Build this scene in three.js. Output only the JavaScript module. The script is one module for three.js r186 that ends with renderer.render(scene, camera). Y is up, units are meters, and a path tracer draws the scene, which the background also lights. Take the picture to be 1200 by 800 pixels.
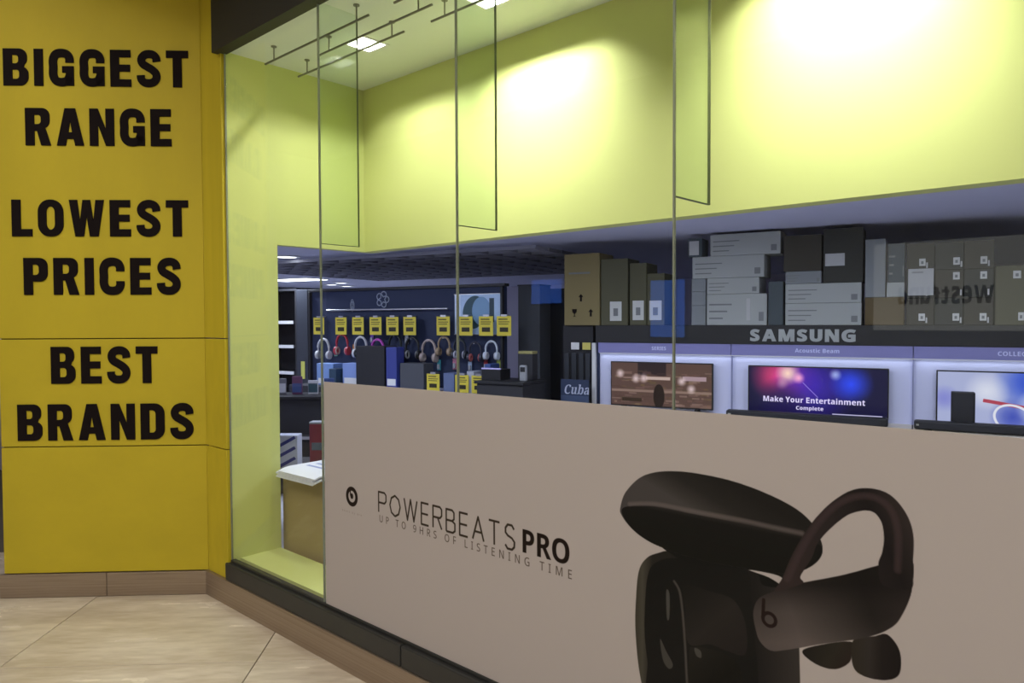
import * as THREE from 'three';
import { RoundedBoxGeometry } from 'three/addons/geometries/RoundedBoxGeometry.js';
import { TextGeometry } from 'three/addons/geometries/TextGeometry.js';
import { FontLoader } from 'three/addons/loaders/FontLoader.js';
import { mergeGeometries } from 'three/addons/utils/BufferGeometryUtils.js';
import { RectAreaLightUniformsLib } from 'three/addons/lights/RectAreaLightUniformsLib.js';

// ---------- camera, exposure, large lights ----------
const scene = new THREE.Scene();
const renderer = new THREE.WebGLRenderer({ antialias: true });
renderer.toneMapping = THREE.LinearToneMapping;
renderer.toneMappingExposure = 1.0;
renderer.shadowMap.enabled = true;
RectAreaLightUniformsLib.init();
scene.background = new THREE.Color(0x000000);

const rad = (d) => d * Math.PI / 180;
const camera = new THREE.PerspectiveCamera(50.793, 1.5, 0.05, 80);
camera.position.set(0, 1.7, 2.0465);
camera.rotation.order = 'YXZ';
camera.rotation.set(rad(-1.64), rad(42.242), rad(-0.2333));
scene.add(camera);

const MALL_TOP = 6.0, SHOP_TOP = 2.6, HEAD = 3.3, SILL = 0.269;
const GX = -4.1455;                 // left end of the glass
const BULK_Z = -0.993, BULK_Y = 2.185;
const WARM = new THREE.Color(1.0, 0.97, 0.93), COOL = new THREE.Color(0.72, 0.80, 1.0), LED = new THREE.Color(0.97, 1.0, 0.96);
const MALL_LIGHT = 11.8, SHOP_LIGHT = 22, SPOT_LIGHT = 5.6;

// ---------- helpers ----------
let seed = 7;
const rnd = () => { seed = (seed * 1664525 + 1013904223) >>> 0; return seed / 4294967296; };
const taken = {};
const numbered = (name) => { const k = taken[name] = (taken[name] ?? -1) + 1; return k ? `${name}_${String(k).padStart(3, '0')}` : name; };
const lit = (o) => { o.castShadow = true; o.receiveShadow = true; return o; };
function tag(o, label, category, group) { o.userData.label = label; o.userData.category = category; if (group) o.userData.group = group; return o; }
function thing(name, label, category, pos = [0, 0, 0], turn = 0, group) {
  const o = new THREE.Group(); o.name = numbered(name); o.position.set(...pos); o.rotation.y = turn; scene.add(o);
  return tag(o, label, category, group);
}
function part(name, geo, mat, parent, pos, label) {
  const m = lit(new THREE.Mesh(geo, mat)); m.name = name; if (pos) m.position.set(...pos); parent.add(m);
  if (label) m.userData.label = label;
  return m;
}
function struct(name, geo, mat, pos, label, category = 'wall') {
  const m = lit(new THREE.Mesh(geo, mat)); m.name = name; if (pos) m.position.set(...pos); scene.add(m);
  m.userData.kind = 'structure'; m.userData.label = label; m.userData.category = category;
  return m;
}
function structGroup(name, label, category, pos = [0, 0, 0], turn = 0) {
  const o = new THREE.Group(); o.name = name; o.position.set(...pos); o.rotation.y = turn; scene.add(o);
  o.userData.kind = 'structure'; return tag(o, label, category);
}
const span = (x0, x1, y0, y1, z0, z1) => { const g = new THREE.BoxGeometry(x1 - x0, y1 - y0, z1 - z0); g.translate((x0 + x1) / 2, (y0 + y1) / 2, (z0 + z1) / 2); return g; };
const rspan = (x0, x1, y0, y1, z0, z1, r = 0.006) => { const g = new RoundedBoxGeometry(x1 - x0, y1 - y0, z1 - z0, 2, Math.min(r, (x1 - x0) / 2.1, (y1 - y0) / 2.1, (z1 - z0) / 2.1)); g.translate((x0 + x1) / 2, (y0 + y1) / 2, (z0 + z1) / 2); return g; };
const cylAlong = (axis, r, len, seg = 12) => { const g = new THREE.CylinderGeometry(r, r, len, seg); if (axis === 'x') g.rotateZ(Math.PI / 2); if (axis === 'z') g.rotateX(Math.PI / 2); return g; };
const std = (color, roughness = 0.7, extra = {}) => new THREE.MeshStandardMaterial({ color, roughness, ...extra });
const lin = (r, g, b) => new THREE.Color().setRGB(r, g, b);
function canvasTexture(w, h, draw, srgb = true) {
  const c = document.createElement('canvas'); c.width = w; c.height = h; draw(c.getContext('2d'), w, h);
  const t = new THREE.CanvasTexture(c); if (srgb) t.colorSpace = THREE.SRGBColorSpace; t.magFilter = THREE.LinearFilter; return t;
}
// tileable value noise in [0,1]
function noiseField(n, octaves, sx = 1, sy = 1) {
  const out = new Float32Array(n * n); let amp = 1, total = 0;
  for (let o = 0; o < octaves; o++) {
    const cx = Math.max(2, Math.round(sx * 4 * 2 ** o)), cy = Math.max(2, Math.round(sy * 4 * 2 ** o)), g = new Float32Array(cx * cy).map(() => rnd());
    for (let y = 0; y < n; y++) for (let x = 0; x < n; x++) {
      const fx = x / n * cx, fy = y / n * cy, ix = Math.floor(fx), iy = Math.floor(fy), u = fx - ix, v = fy - iy, a = u * u * (3 - 2 * u), b = v * v * (3 - 2 * v);
      const at = (i, j) => g[(j % cy) * cx + (i % cx)];
      out[y * n + x] += amp * ((at(ix, iy) * (1 - a) + at(ix + 1, iy) * a) * (1 - b) + (at(ix, iy + 1) * (1 - a) + at(ix + 1, iy + 1) * a) * b);
    }
    total += amp; amp *= 0.55;
  }
  return out.map((v) => v / total);
}
function noiseTexture(n, field, c0, c1, srgb = true) {
  const d = new Uint8Array(n * n * 4);
  for (let i = 0; i < n * n; i++) { const t = field[i]; for (let k = 0; k < 3; k++) d[i * 4 + k] = c0[k] + (c1[k] - c0[k]) * t; d[i * 4 + 3] = 255; }
  const t = new THREE.DataTexture(d, n, n); t.magFilter = THREE.LinearFilter; t.wrapS = t.wrapT = THREE.RepeatWrapping; if (srgb) t.colorSpace = THREE.SRGBColorSpace; t.needsUpdate = true; return t;
}
const font = await new FontLoader().loadAsync('fonts/droid/droid_sans_bold.typeface.json');
// one letter, cap height H, width factor k, drawn bolder by a bevel; left edge at x = 0, base at y = 0
function letter(ch, H, k, depth, bold) {
  if (ch === 'I') { const b = new THREE.BoxGeometry(H * 0.27, H, depth * 1.6); b.translate(H * 0.135, H / 2, depth * 0.5); b.computeBoundingBox(); return b; }
  const g = new TextGeometry(ch, { font, size: H, depth, curveSegments: 5, bevelEnabled: bold > 0, bevelSize: bold, bevelThickness: depth * 0.3, bevelSegments: 1 });
  g.computeBoundingBox(); const b = g.boundingBox;
  g.translate(-b.min.x, -b.min.y, 0); g.scale(k, H / (b.max.y - b.min.y), 1); g.computeVertexNormals(); g.computeBoundingBox();
  return g;
}
// heavy condensed capitals of the pillar slogan, cap height 1
const heavyGlyph = (() => {
  const V = (x, y) => new THREE.Vector2(x, y);
  const poly = (...p) => { const q = []; for (let i = 0; i < p.length; i += 2) q.push(V(p[i], p[i + 1])); return new THREE.Shape(q); };
  const hole = (sh, pts) => { sh.holes.push(new THREE.Path(pts)); return sh; };
  const arc = (cx, cy, rx, ry, a0, a1, n = 8) => Array.from({ length: n + 1 }, (_, i) => { const a = (a0 + (a1 - a0) * i / n) * Math.PI / 180; return V(cx + rx * Math.cos(a), cy + ry * Math.sin(a)); });
  const rr = (x0, x1, y0, y1, r, ry = r) => [...arc(x1 - r, y1 - ry, r, ry, 0, 90), ...arc(x0 + r, y1 - ry, r, ry, 90, 180), ...arc(x0 + r, y0 + ry, r, ry, 180, 270), ...arc(x1 - r, y0 + ry, r, ry, 270, 360)];
  const bowl = (x0, x1, y0, y1, r) => [V(x0, y0), ...arc(x1 - r, y0 + r, r, r, -90, 0), ...arc(x1 - r, y1 - r, r, r, 0, 90), V(x0, y1)];
  const thick = (pts, t, n = 60) => { const c = new THREE.CatmullRomCurve3(pts.map(([x, y]) => new THREE.Vector3(x, y, 0)), false, 'centripetal'), L = [], R = []; for (let i = 0; i <= n; i++) { const p = c.getPointAt(i / n), d = c.getTangentAt(i / n); L.push(V(p.x - d.y * t / 2, p.y + d.x * t / 2)); R.push(V(p.x + d.y * t / 2, p.y - d.x * t / 2)); } return new THREE.Shape([...L, ...R.reverse()]); };
  const open = [[0.565, 0.635], [0.565, 0.74], [0.50, 0.855], [0.345, 0.895], [0.19, 0.855], [0.115, 0.72], [0.115, 0.5], [0.115, 0.28], [0.19, 0.145], [0.345, 0.105], [0.50, 0.145], [0.565, 0.26], [0.565, 0.37]];
  return {
    I: () => [poly(0, 0, 0.25, 0, 0.25, 1, 0, 1)], L: () => [poly(0, 0, 0.56, 0, 0.56, 0.2, 0.25, 0.2, 0.25, 1, 0, 1)], T: () => [poly(0.185, 0, 0.435, 0, 0.435, 0.8, 0.62, 0.8, 0.62, 1, 0, 1, 0, 0.8, 0.185, 0.8)],
    E: () => [poly(0, 0, 0.58, 0, 0.58, 0.2, 0.25, 0.2, 0.25, 0.41, 0.55, 0.41, 0.55, 0.6, 0.25, 0.6, 0.25, 0.8, 0.57, 0.8, 0.57, 1, 0, 1)],
    O: () => [hole(new THREE.Shape(rr(0, 0.70, -0.005, 1.005, 0.32, 0.34)), rr(0.235, 0.465, 0.185, 0.815, 0.11, 0.16))],
    D: () => [hole(new THREE.Shape(bowl(0, 0.68, 0, 1, 0.28)), bowl(0.25, 0.43, 0.19, 0.81, 0.1))],
    P: () => [hole(new THREE.Shape([V(0, 0), V(0.25, 0), V(0.25, 0.36), ...bowl(0.25, 0.66, 0.36, 1, 0.22).slice(1, -1), V(0, 1)]), bowl(0.25, 0.42, 0.54, 0.82, 0.09))],
    R: () => [hole(new THREE.Shape([V(0, 0), V(0.25, 0), V(0.25, 0.39), V(0.32, 0.39), V(0.43, 0), V(0.70, 0), V(0.56, 0.44), ...bowl(0.25, 0.67, 0.46, 1, 0.2).slice(3, -1), V(0, 1)]), bowl(0.25, 0.43, 0.57, 0.82, 0.085))],
    B: () => { const sh = new THREE.Shape([V(0, 0), ...arc(0.46, 0.23, 0.23, 0.23, -90, 0), ...arc(0.46, 0.33, 0.23, 0.2, 0, 62, 6), ...arc(0.45, 0.72, 0.21, 0.19, -50, 0, 5), ...arc(0.45, 0.79, 0.21, 0.21, 0, 90), V(0, 1)]); hole(sh, bowl(0.25, 0.44, 0.18, 0.43, 0.085)); return [hole(sh, bowl(0.25, 0.42, 0.60, 0.83, 0.08))]; },
    A: () => [hole(poly(0, 0, 0.245, 0, 0.285, 0.18, 0.465, 0.18, 0.505, 0, 0.75, 0, 0.52, 1, 0.23, 1), [V(0.325, 0.36), V(0.425, 0.36), V(0.375, 0.66)])],
    N: () => [poly(0, 0, 0.235, 0, 0.235, 0.56, 0.445, 0, 0.68, 0, 0.68, 1, 0.445, 1, 0.445, 0.46, 0.235, 1, 0, 1)],
    W: () => [poly(0.16, 0, 0.40, 0, 0.48, 0.55, 0.56, 0, 0.80, 0, 0.96, 1, 0.73, 1, 0.665, 0.42, 0.585, 1, 0.375, 1, 0.295, 0.42, 0.23, 1, 0, 1)],
    C: () => [thick(open, 0.23)],
    G: () => [thick(open.slice(0, 11).concat([[0.53, 0.19], [0.565, 0.27]]), 0.23), poly(0.36, 0.36, 0.68, 0.36, 0.68, 0.54, 0.36, 0.54), poly(0.46, 0.01, 0.68, 0.01, 0.68, 0.37, 0.46, 0.37)],
    S: () => [thick([[0.55, 0.69], [0.535, 0.80], [0.46, 0.875], [0.335, 0.897], [0.20, 0.86], [0.125, 0.75], [0.16, 0.635], [0.28, 0.555], [0.43, 0.465], [0.53, 0.36], [0.54, 0.24], [0.46, 0.135], [0.325, 0.103], [0.18, 0.135], [0.11, 0.23], [0.105, 0.32]], 0.22)],
  };
})();
function heavyWord(word, x0, x1, y0, y1, z, mat, parent, gap = 0.034) {
  const H = y1 - y0, gs = [...word].map((c) => { const g = new THREE.ExtrudeGeometry(heavyGlyph[c](), { depth: 0.005, bevelEnabled: false, curveSegments: 6 }); g.computeBoundingBox(); g.translate(-g.boundingBox.min.x, 0, 0); g.computeBoundingBox(); return g; });
  const k = (x1 - x0 - gap * (word.length - 1)) / gs.reduce((a, g) => a + g.boundingBox.max.x, 0); let x = x0;
  for (const g of gs) { const w = g.boundingBox.max.x * k; g.scale(k, H, 1); part('letter', g, mat, parent, [x, y0, z]); x += w + gap; }
}
function lettering(word, x0, x1, y0, y1, z, mat, parent, { depth = 0.004, bold = 0.008, gap = 0.022, name = 'letter' } = {}) {
  const H = y1 - y0, gs = [...word].map((c) => (c === ' ' ? null : letter(c, H, 1, depth, bold)));
  const raw = gs.reduce((a, g) => a + (g ? g.boundingBox.max.x : H * 0.3), 0), k = (x1 - x0 - gap * (word.length - 1)) / raw;
  let x = x0;
  gs.forEach((g) => { const w = (g ? g.boundingBox.max.x : H * 0.3) * k; if (g) { g.scale(k, 1, 1); g.computeVertexNormals(); part(name, g, mat, parent, [x, y0, z]); } x += w + gap; });
}

// ---------- materials ----------
const yellowNoise = noiseTexture(256, noiseField(256, 5), [236, 236, 236], [255, 255, 255]);
const M = {
  mustard: new THREE.MeshPhysicalMaterial({ color: lin(0.62, 0.48, 0.028), roughness: 0.6, specularIntensity: 0.5 }),
  lemon: std(lin(0.60, 0.64, 0.23), 0.75),
  lemonEdge: std(lin(0.70, 0.72, 0.22), 0.6),
  displayCeiling: std(lin(0.74, 0.78, 0.70), 0.8),
  blackLetter: new THREE.MeshPhysicalMaterial({ color: lin(0.010, 0.006, 0.006), roughness: 0.85, specularIntensity: 0.25 }),
  core: std(lin(0.03, 0.025, 0.015), 0.8),
  fascia: std(lin(0.024, 0.022, 0.014), 0.6),
  sill: std(lin(0.028, 0.028, 0.026), 0.45),
  seal: std(lin(0.22, 0.24, 0.18), 0.5),
  lavenderWall: std(lin(0.55, 0.52, 0.62), 0.8),
  darkWall: std(lin(0.03, 0.033, 0.045), 0.85),
  shopCeiling: std(lin(0.60, 0.61, 0.80), 0.85),
  shopFloor: std(lin(0.46, 0.46, 0.50), 0.7),
  mallWall: std(lin(0.20, 0.20, 0.20), 0.8),
  mallCeiling: std(lin(0.6, 0.57, 0.52), 0.9),
  black: std(lin(0.012, 0.012, 0.014), 0.5),
  softBlack: std(lin(0.02, 0.02, 0.025), 0.7),
  navy: std(lin(0.015, 0.025, 0.07), 0.7),
  bayPanel: std(lin(0.72, 0.74, 0.98), 0.7),
  bayHeader: std(lin(0.30, 0.31, 0.50), 0.7),
  white: std(lin(0.78, 0.78, 0.78), 0.7),
  cream: std(lin(0.72, 0.66, 0.55), 0.6),
  steel: std(lin(0.55, 0.55, 0.56), 0.35, { metalness: 0.9 }),
  rod: std(lin(0.22, 0.22, 0.17), 0.45, { metalness: 0.6 }),
  kraft: std(lin(0.34, 0.26, 0.10), 0.85),
  glass: new THREE.MeshPhysicalMaterial({ color: lin(0.985, 0.99, 0.98), roughness: 0, metalness: 0, transmission: 1, thickness: 0, ior: 1.5, specularIntensity: 0.5 }),
  finGlass: new THREE.MeshPhysicalMaterial({ color: lin(0.93, 0.97, 0.93), roughness: 0, metalness: 0, transmission: 1, thickness: 0, ior: 1.5, specularIntensity: 0.5 }),
  finEdge: std(lin(0.10, 0.13, 0.05), 0.35),
};
M.mustard.map = yellowNoise; 
const skirtTex = noiseTexture(512, noiseField(512, 5, 0.5, 8), [140, 122, 104], [178, 160, 140]);
M.skirting = std(0xffffff, 0.38, { map: skirtTex, metalness: 0.55 });
const glow = (r, g, b, k) => new THREE.MeshStandardMaterial({ color: 0x000000, emissive: lin(r, g, b), emissiveIntensity: k });
M.lampWarm = glow(1, 0.97, 0.93, 4); M.lampCool = glow(0.85, 0.9, 1, 6); M.lampLed = glow(1, 1, 0.95, 12);

// ---------- mall floor: large stone tiles laid diagonally ----------
{
  const floor = structGroup('floor', 'beige polished stone tile floor of the mall walkway', 'floor');
  part('slab', span(-17, 7, -0.2, -0.008, -0.25, 9.2), std(lin(0.12, 0.10, 0.08), 0.9), floor);
  const U = 1.25, V = 0.93, gap = 0.005;
  const variants = [0, 1, 2, 3].map(() => {
    const f = noiseField(512, 6, 0.6, 1.6), f2 = noiseField(512, 5, 3, 9), m = f.map((v, i) => Math.min(1, Math.max(0, (v - 0.5) * 1.7 + (f2[i] - 0.5) * 0.9 + 0.5)));
    return std(0xffffff, 0.42, { map: noiseTexture(512, m, [196, 180, 158], [228, 215, 195]), roughnessMap: noiseTexture(512, f, [120, 120, 120], [190, 190, 190], false) });
  });
  const geo = new RoundedBoxGeometry(U - gap, 0.02, V - gap, 1, 0.002);
  // tile rows run along the pillar face (45 degrees); a corner of the grid lies at (-3.343, 0.282)
  const c = Math.SQRT1_2;
  for (let i = -9; i < 9; i++) for (let j = -1; j < 11; j++) {
    const a = (i + 0.5) * U, b = (j - 0.5) * V;      // a along (c,0,-c), b along (c,0,c)
    const x = -3.343 + a * c + b * c, z = 0.282 - a * c + b * c;
    if (z < -0.85 || z > 8.6 || x < -9 || x > 6) continue;
    const t = part('tile', geo, variants[Math.floor(rnd() * 4)], floor, [x, -0.01, z]); t.rotation.y = Math.PI / 4;
  }
}

// ---------- mall shell ----------
struct('ceiling', span(-17, 7, MALL_TOP, MALL_TOP + 0.2, -0.25, 9.2), M.mallCeiling, null, 'plain pale ceiling high over the mall walkway', 'ceiling');
struct('wall_opposite', span(-17, 7, 0, MALL_TOP, 9, 9.2), M.mallWall, null, 'plain brown grey wall across the mall walkway');
struct('wall_mall_right', span(6.8, 7, 0, MALL_TOP, -0.25, 9), M.mallWall, null, 'plain end wall on one side of the mall');
struct('wall_mall_left', span(-17, -16.8, 0, MALL_TOP, -0.2, 9), M.lavenderWall, null, 'pale lavender far end wall of the mall');
struct('wall_beside_pillar', span(-16.8, -5.02, 0, MALL_TOP, -0.2, -0.1), M.lavenderWall, null, 'pale lavender wall just past the yellow pillar');
struct('wall_above_window', span(-5.02, 6.8, HEAD + 0.15, MALL_TOP, -0.25, 0.0), M.fascia, null, 'dark wall above the shop window');
for (const [x, z] of [[-4.2, 4.6], [-1.6, 3.2], [-1.6, 5.4], [1.2, 3.2], [1.2, 5.4], [4.0, 4.4]]) {
  const t = thing('ceiling_panel_light', 'square flat light panel in the high mall ceiling', 'light', [x, MALL_TOP - 0.03, z], 0, 'mall ceiling panels');
  part('frame', span(-0.63, 0.63, 0, 0.03, -0.63, 0.63), M.white, t);
  part('diffuser', span(-0.6, 0.6, -0.008, 0.004, -0.6, 0.6), M.lampWarm, t);
  const l = new THREE.RectAreaLight(WARM, MALL_LIGHT, 1.2, 1.2); l.position.set(x, MALL_TOP - 0.05, z); l.lookAt(x, 0, z); scene.add(l);
}
// what the glass mirrors: the shopfronts across the walkway
{
  const t = thing('backlit_shop_sign', 'white backlit fascia sign with dark letters across the mall', 'sign', [-2.05, 0, 8.98], Math.PI);
  part('light_box', rspan(-1.9, 1.0, 1.55, 2.75, 0, 0.08), glow(0.95, 0.95, 0.85, 1.2), t);
  lettering('Westfund', -0.43, 0.68, 1.90, 2.14, 0.081, M.blackLetter, t, { bold: 0.004, gap: 0.02 });
  const p = thing('blue_light_box', 'tall blue backlit poster across the mall walkway', 'light box', [-6.35, 1.35, 8.98], Math.PI);
  part('frame', rspan(-0.37, 0.37, 0, 1.1, 0, 0.05), M.softBlack, p); part('panel', span(-0.33, 0.33, 0.06, 1.04, 0.05, 0.055), glow(0.05, 0.22, 0.95, 3.2), p);
  const q = thing('blue_light_box', 'small blue backlit sign across the mall walkway', 'light box', [-9.05, 2.0, 8.98], Math.PI);
  part('frame', rspan(-0.42, 0.42, 0, 0.55, 0, 0.05), M.softBlack, q); part('panel', span(-0.38, 0.38, 0.04, 0.51, 0.05, 0.055), glow(0.06, 0.2, 0.9, 3), q);
}

// ---------- the yellow pillar with its lettering ----------
{
  const p = structGroup('wall_pillar', 'mustard yellow panelled pillar with bold black slogan lettering', 'pillar', [-4.413, 0, 0.024], Math.PI / 4);
  part('core', span(-1.235, -0.004, 0, MALL_TOP, -0.5, -0.018), M.core, p);
  for (const [y0, y1] of [[0.150, 0.931], [0.937, 1.598], [1.604, MALL_TOP]]) part('panel', rspan(-1.24, 0, y0, y1, -0.02, 0, 0.003), M.mustard, p);
  part('side_cladding', span(-1.243, -1.235, 0.15, MALL_TOP, -0.5, -0.02), M.lavenderWall, p);
  heavyWord('BIGGEST', -1.172, -0.072, 3.14, 3.362, 0.001, M.blackLetter, p);
  heavyWord('RANGE', -1.05, -0.18, 2.78, 3.006, 0.001, M.blackLetter, p);
  heavyWord('LOWEST', -1.143, -0.087, 2.228, 2.451, 0.001, M.blackLetter, p);
  heavyWord('PRICES', -1.08, -0.139, 1.871, 2.097, 0.001, M.blackLetter, p);
  heavyWord('BEST', -0.93, -0.288, 1.324, 1.552, 0.001, M.blackLetter, p);
  heavyWord('BRANDS', -1.137, -0.076, 0.974, 1.198, 0.001, M.blackLetter, p);
  const j = structGroup('trim_1', 'narrow mustard jamb between the pillar and the glass', 'trim');
  for (const [y0, y1] of [[0.150, 0.931], [0.937, 1.598], [1.604, MALL_TOP]]) part('panel', rspan(-4.413, GX - 0.008, y0, y1, -0.03, 0.024, 0.003), M.mustard, j);
  const b = structGroup('baseboard_pillar', 'brushed metal skirting along the foot of the yellow pillar', 'skirting', [-4.413, 0, 0.024], Math.PI / 4);
  part('strip', rspan(-1.262, -0.62, 0, 0.145, -0.02, 0.012, 0.003), M.skirting, b); part('strip', rspan(-0.618, 0.004, 0, 0.145, -0.02, 0.012, 0.003), M.skirting, b);
}
{
  const b = structGroup('baseboard_window', 'brushed metal skirting under the shop window sill', 'skirting');
  for (let x = -4.42, k = 0; x < 6.7; x += 2.4, k++) part('strip', rspan(x, Math.min(6.8, x + 2.398), 0, 0.15, -0.02, 0.042, 0.003), M.skirting, b);
  const s = structGroup('trim_2', 'black sill ledge along the foot of the shop window', 'sill');
  for (const [x0, x1] of [[-4.17, -2.513], [-2.507, -0.303], [-0.297, 1.9], [1.906, 6.8]]) part('ledge', rspan(x0, x1, 0.150, 0.252, -0.05, 0.036, 0.008), M.sill, s);
  part('glazing_bead', rspan(GX, 6.8, 0.252, 0.269, -0.02, 0.012, 0.004), M.sill, s);
  struct('trim_3', mergeGeometries([span(-4.184, 6.8, 3.285, MALL_TOP, 0.012, 0.062), span(-4.184, 6.8, 3.285, 3.3, -0.012, 0.012)]), M.fascia, null, 'dark fascia band above the shop window', 'fascia');
}

// ---------- display box behind the glass ----------
struct('floor_display', span(GX, 3.5, 0, SILL - 0.004, -0.32, -0.052), M.lemon, null, 'yellow painted display ledge behind the glass', 'ledge');
{
  const w = structGroup('wall_left', 'yellow side wall of the window display with an opening', 'wall');
  const sh = new THREE.Shape(); [[0, 0], [0.319, 0], [0.319, BULK_Y], [-BULK_Z, BULK_Y], [-BULK_Z, HEAD], [0, HEAD]].forEach(([a, y], i) => (i ? sh.lineTo(a, y) : sh.moveTo(a, y)));
  const g = new THREE.ExtrudeGeometry(sh, { depth: 0.06, bevelEnabled: false }); g.rotateY(Math.PI / 2); g.translate(GX - 0.06, 0, 0);
  part('panel', g, M.lemon, w, [0, 0, -0.006]);
}
struct('wall_bulkhead', span(GX - 0.06, 3.5, BULK_Y, HEAD + 0.3, BULK_Z - 0.1, BULK_Z), M.lemon, null, 'yellow bulkhead wall at the back of the window display');
struct('trim_4', mergeGeometries([span(GX - 0.06, 3.5, BULK_Y, SHOP_TOP, BULK_Z - 0.115, BULK_Z - 0.1), span(GX - 0.075, GX - 0.06, BULK_Y, SHOP_TOP, BULK_Z - 0.1, -0.33)]), M.lavenderWall, null, 'pale lining on the shop side of the bulkhead', 'lining');
struct('ceiling_soffit', span(-16.8, 6.8, 4.2, MALL_TOP, 0.065, 1.45), M.mallCeiling, null, 'dropped soffit along the shopfront above the pillar', 'soffit');
const spots = [[-3.44, -0.50, 0.85, 0.05], [-2.52, -0.55, 1.6, 1.0], [-0.93, -0.55, 2.1, 1.0], [0.75, -0.55, 1.5, 1.0]];
{
  const sh = new THREE.Shape(); [[GX - 0.06, 0.006], [3.5, 0.006], [3.5, -BULK_Z], [GX - 0.06, -BULK_Z]].forEach(([x, y], i) => (i ? sh.lineTo(x, y) : sh.moveTo(x, y)));
  for (const [x, z] of spots) { const h = new THREE.Path(); [[-1, -1], [-1, 1], [1, 1], [1, -1]].forEach(([a, b], i) => (i ? h.lineTo(x + a * 0.08, -z + b * 0.08) : h.moveTo(x + a * 0.08, -z + b * 0.08))); sh.holes.push(h); }
  const g = new THREE.ExtrudeGeometry(sh, { depth: 0.15, bevelEnabled: false }); g.rotateX(-Math.PI / 2);
  struct('ceiling_display', g, M.displayCeiling, [0, HEAD, 0], 'pale ceiling of the window display with recessed lights', 'ceiling');
}
for (const [x, z, k, tilt] of spots) {
  const t = thing('recessed_downlight', 'square recessed flood light ' + (x < -3 ? 'beside the ceiling rails near the side wall' : x < -2 ? 'over the first bright spot of the bulkhead' : x < 0 ? 'over the second bright spot of the bulkhead' : 'further along the display ceiling'), 'light', [x, HEAD, z], 0, 'window display flood lights');
  const ring = mergeGeometries([span(-0.095, 0.095, -0.004, 0, -0.095, -0.078), span(-0.095, 0.095, -0.004, 0, 0.078, 0.095), span(-0.095, -0.078, -0.004, 0, -0.078, 0.078), span(0.078, 0.095, -0.004, 0, -0.078, 0.078)]);
  part('trim_frame', ring, M.white, t);
  part('lens', span(-0.078, 0.078, 0.046, 0.05, -0.078, 0.078), M.lampLed, t);
  part('housing', span(-0.079, 0.079, 0.051, 0.14, -0.079, 0.079), M.steel, t);
  const l = new THREE.SpotLight(LED, SPOT_LIGHT * k, 0, rad(tilt < 0.1 ? 82 : 54), 0.75, 2); l.position.set(x, HEAD + 0.040, z); l.target.position.set(x, HEAD - 1, z - tilt); l.castShadow = true; l.shadow.radius = 0.6; scene.add(l, l.target);
}
struct('wall_display_end', span(3.5, 3.6, 0, HEAD + 0.15, BULK_Z, 0), M.lemon, null, 'yellow far end wall of the window display');

// ---------- glazing ----------
const joints = [GX, -3.16, -2.16, -1.16, -0.16, 0.84, 1.84, 2.84, 3.5];
for (let i = 0; i < joints.length - 1; i++) {
  const w = structGroup(`window_${i + 1}`, 'tall clear glass pane of the shop window', 'window');
  part('pane', span(joints[i] + 0.004, joints[i + 1] - 0.004, SILL, HEAD - 0.001, -0.005, 0.005), M.glass, w);
  part('seal', span(joints[i] - 0.003, joints[i] + 0.003, SILL, HEAD - 0.001, -0.005, 0.005), M.seal, w);
}
const finLabels = ['glass stiffening fin on the joint above the poster edge', 'glass stiffening fin hanging before the first bright spot', 'glass stiffening fin hanging over the stacked white cartons', 'glass stiffening fin beyond the cartons'];
joints.slice(1, 5).forEach((x, i) => {
  const t = thing('glass_fin', finLabels[i], 'glass fin', [x, 2.092, -0.008]);
  part('sheet', span(-0.005, 0.005, 0.003, HEAD - 2.092 - 0.002, -0.224, 0), M.finGlass, t);
  part('edge_strip', mergeGeometries([span(-0.005, 0.005, 0, 0.003, -0.227, 0), span(-0.005, 0.005, 0.003, HEAD - 2.092 - 0.002, -0.227, -0.224)]), M.finEdge, t);
});

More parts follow.
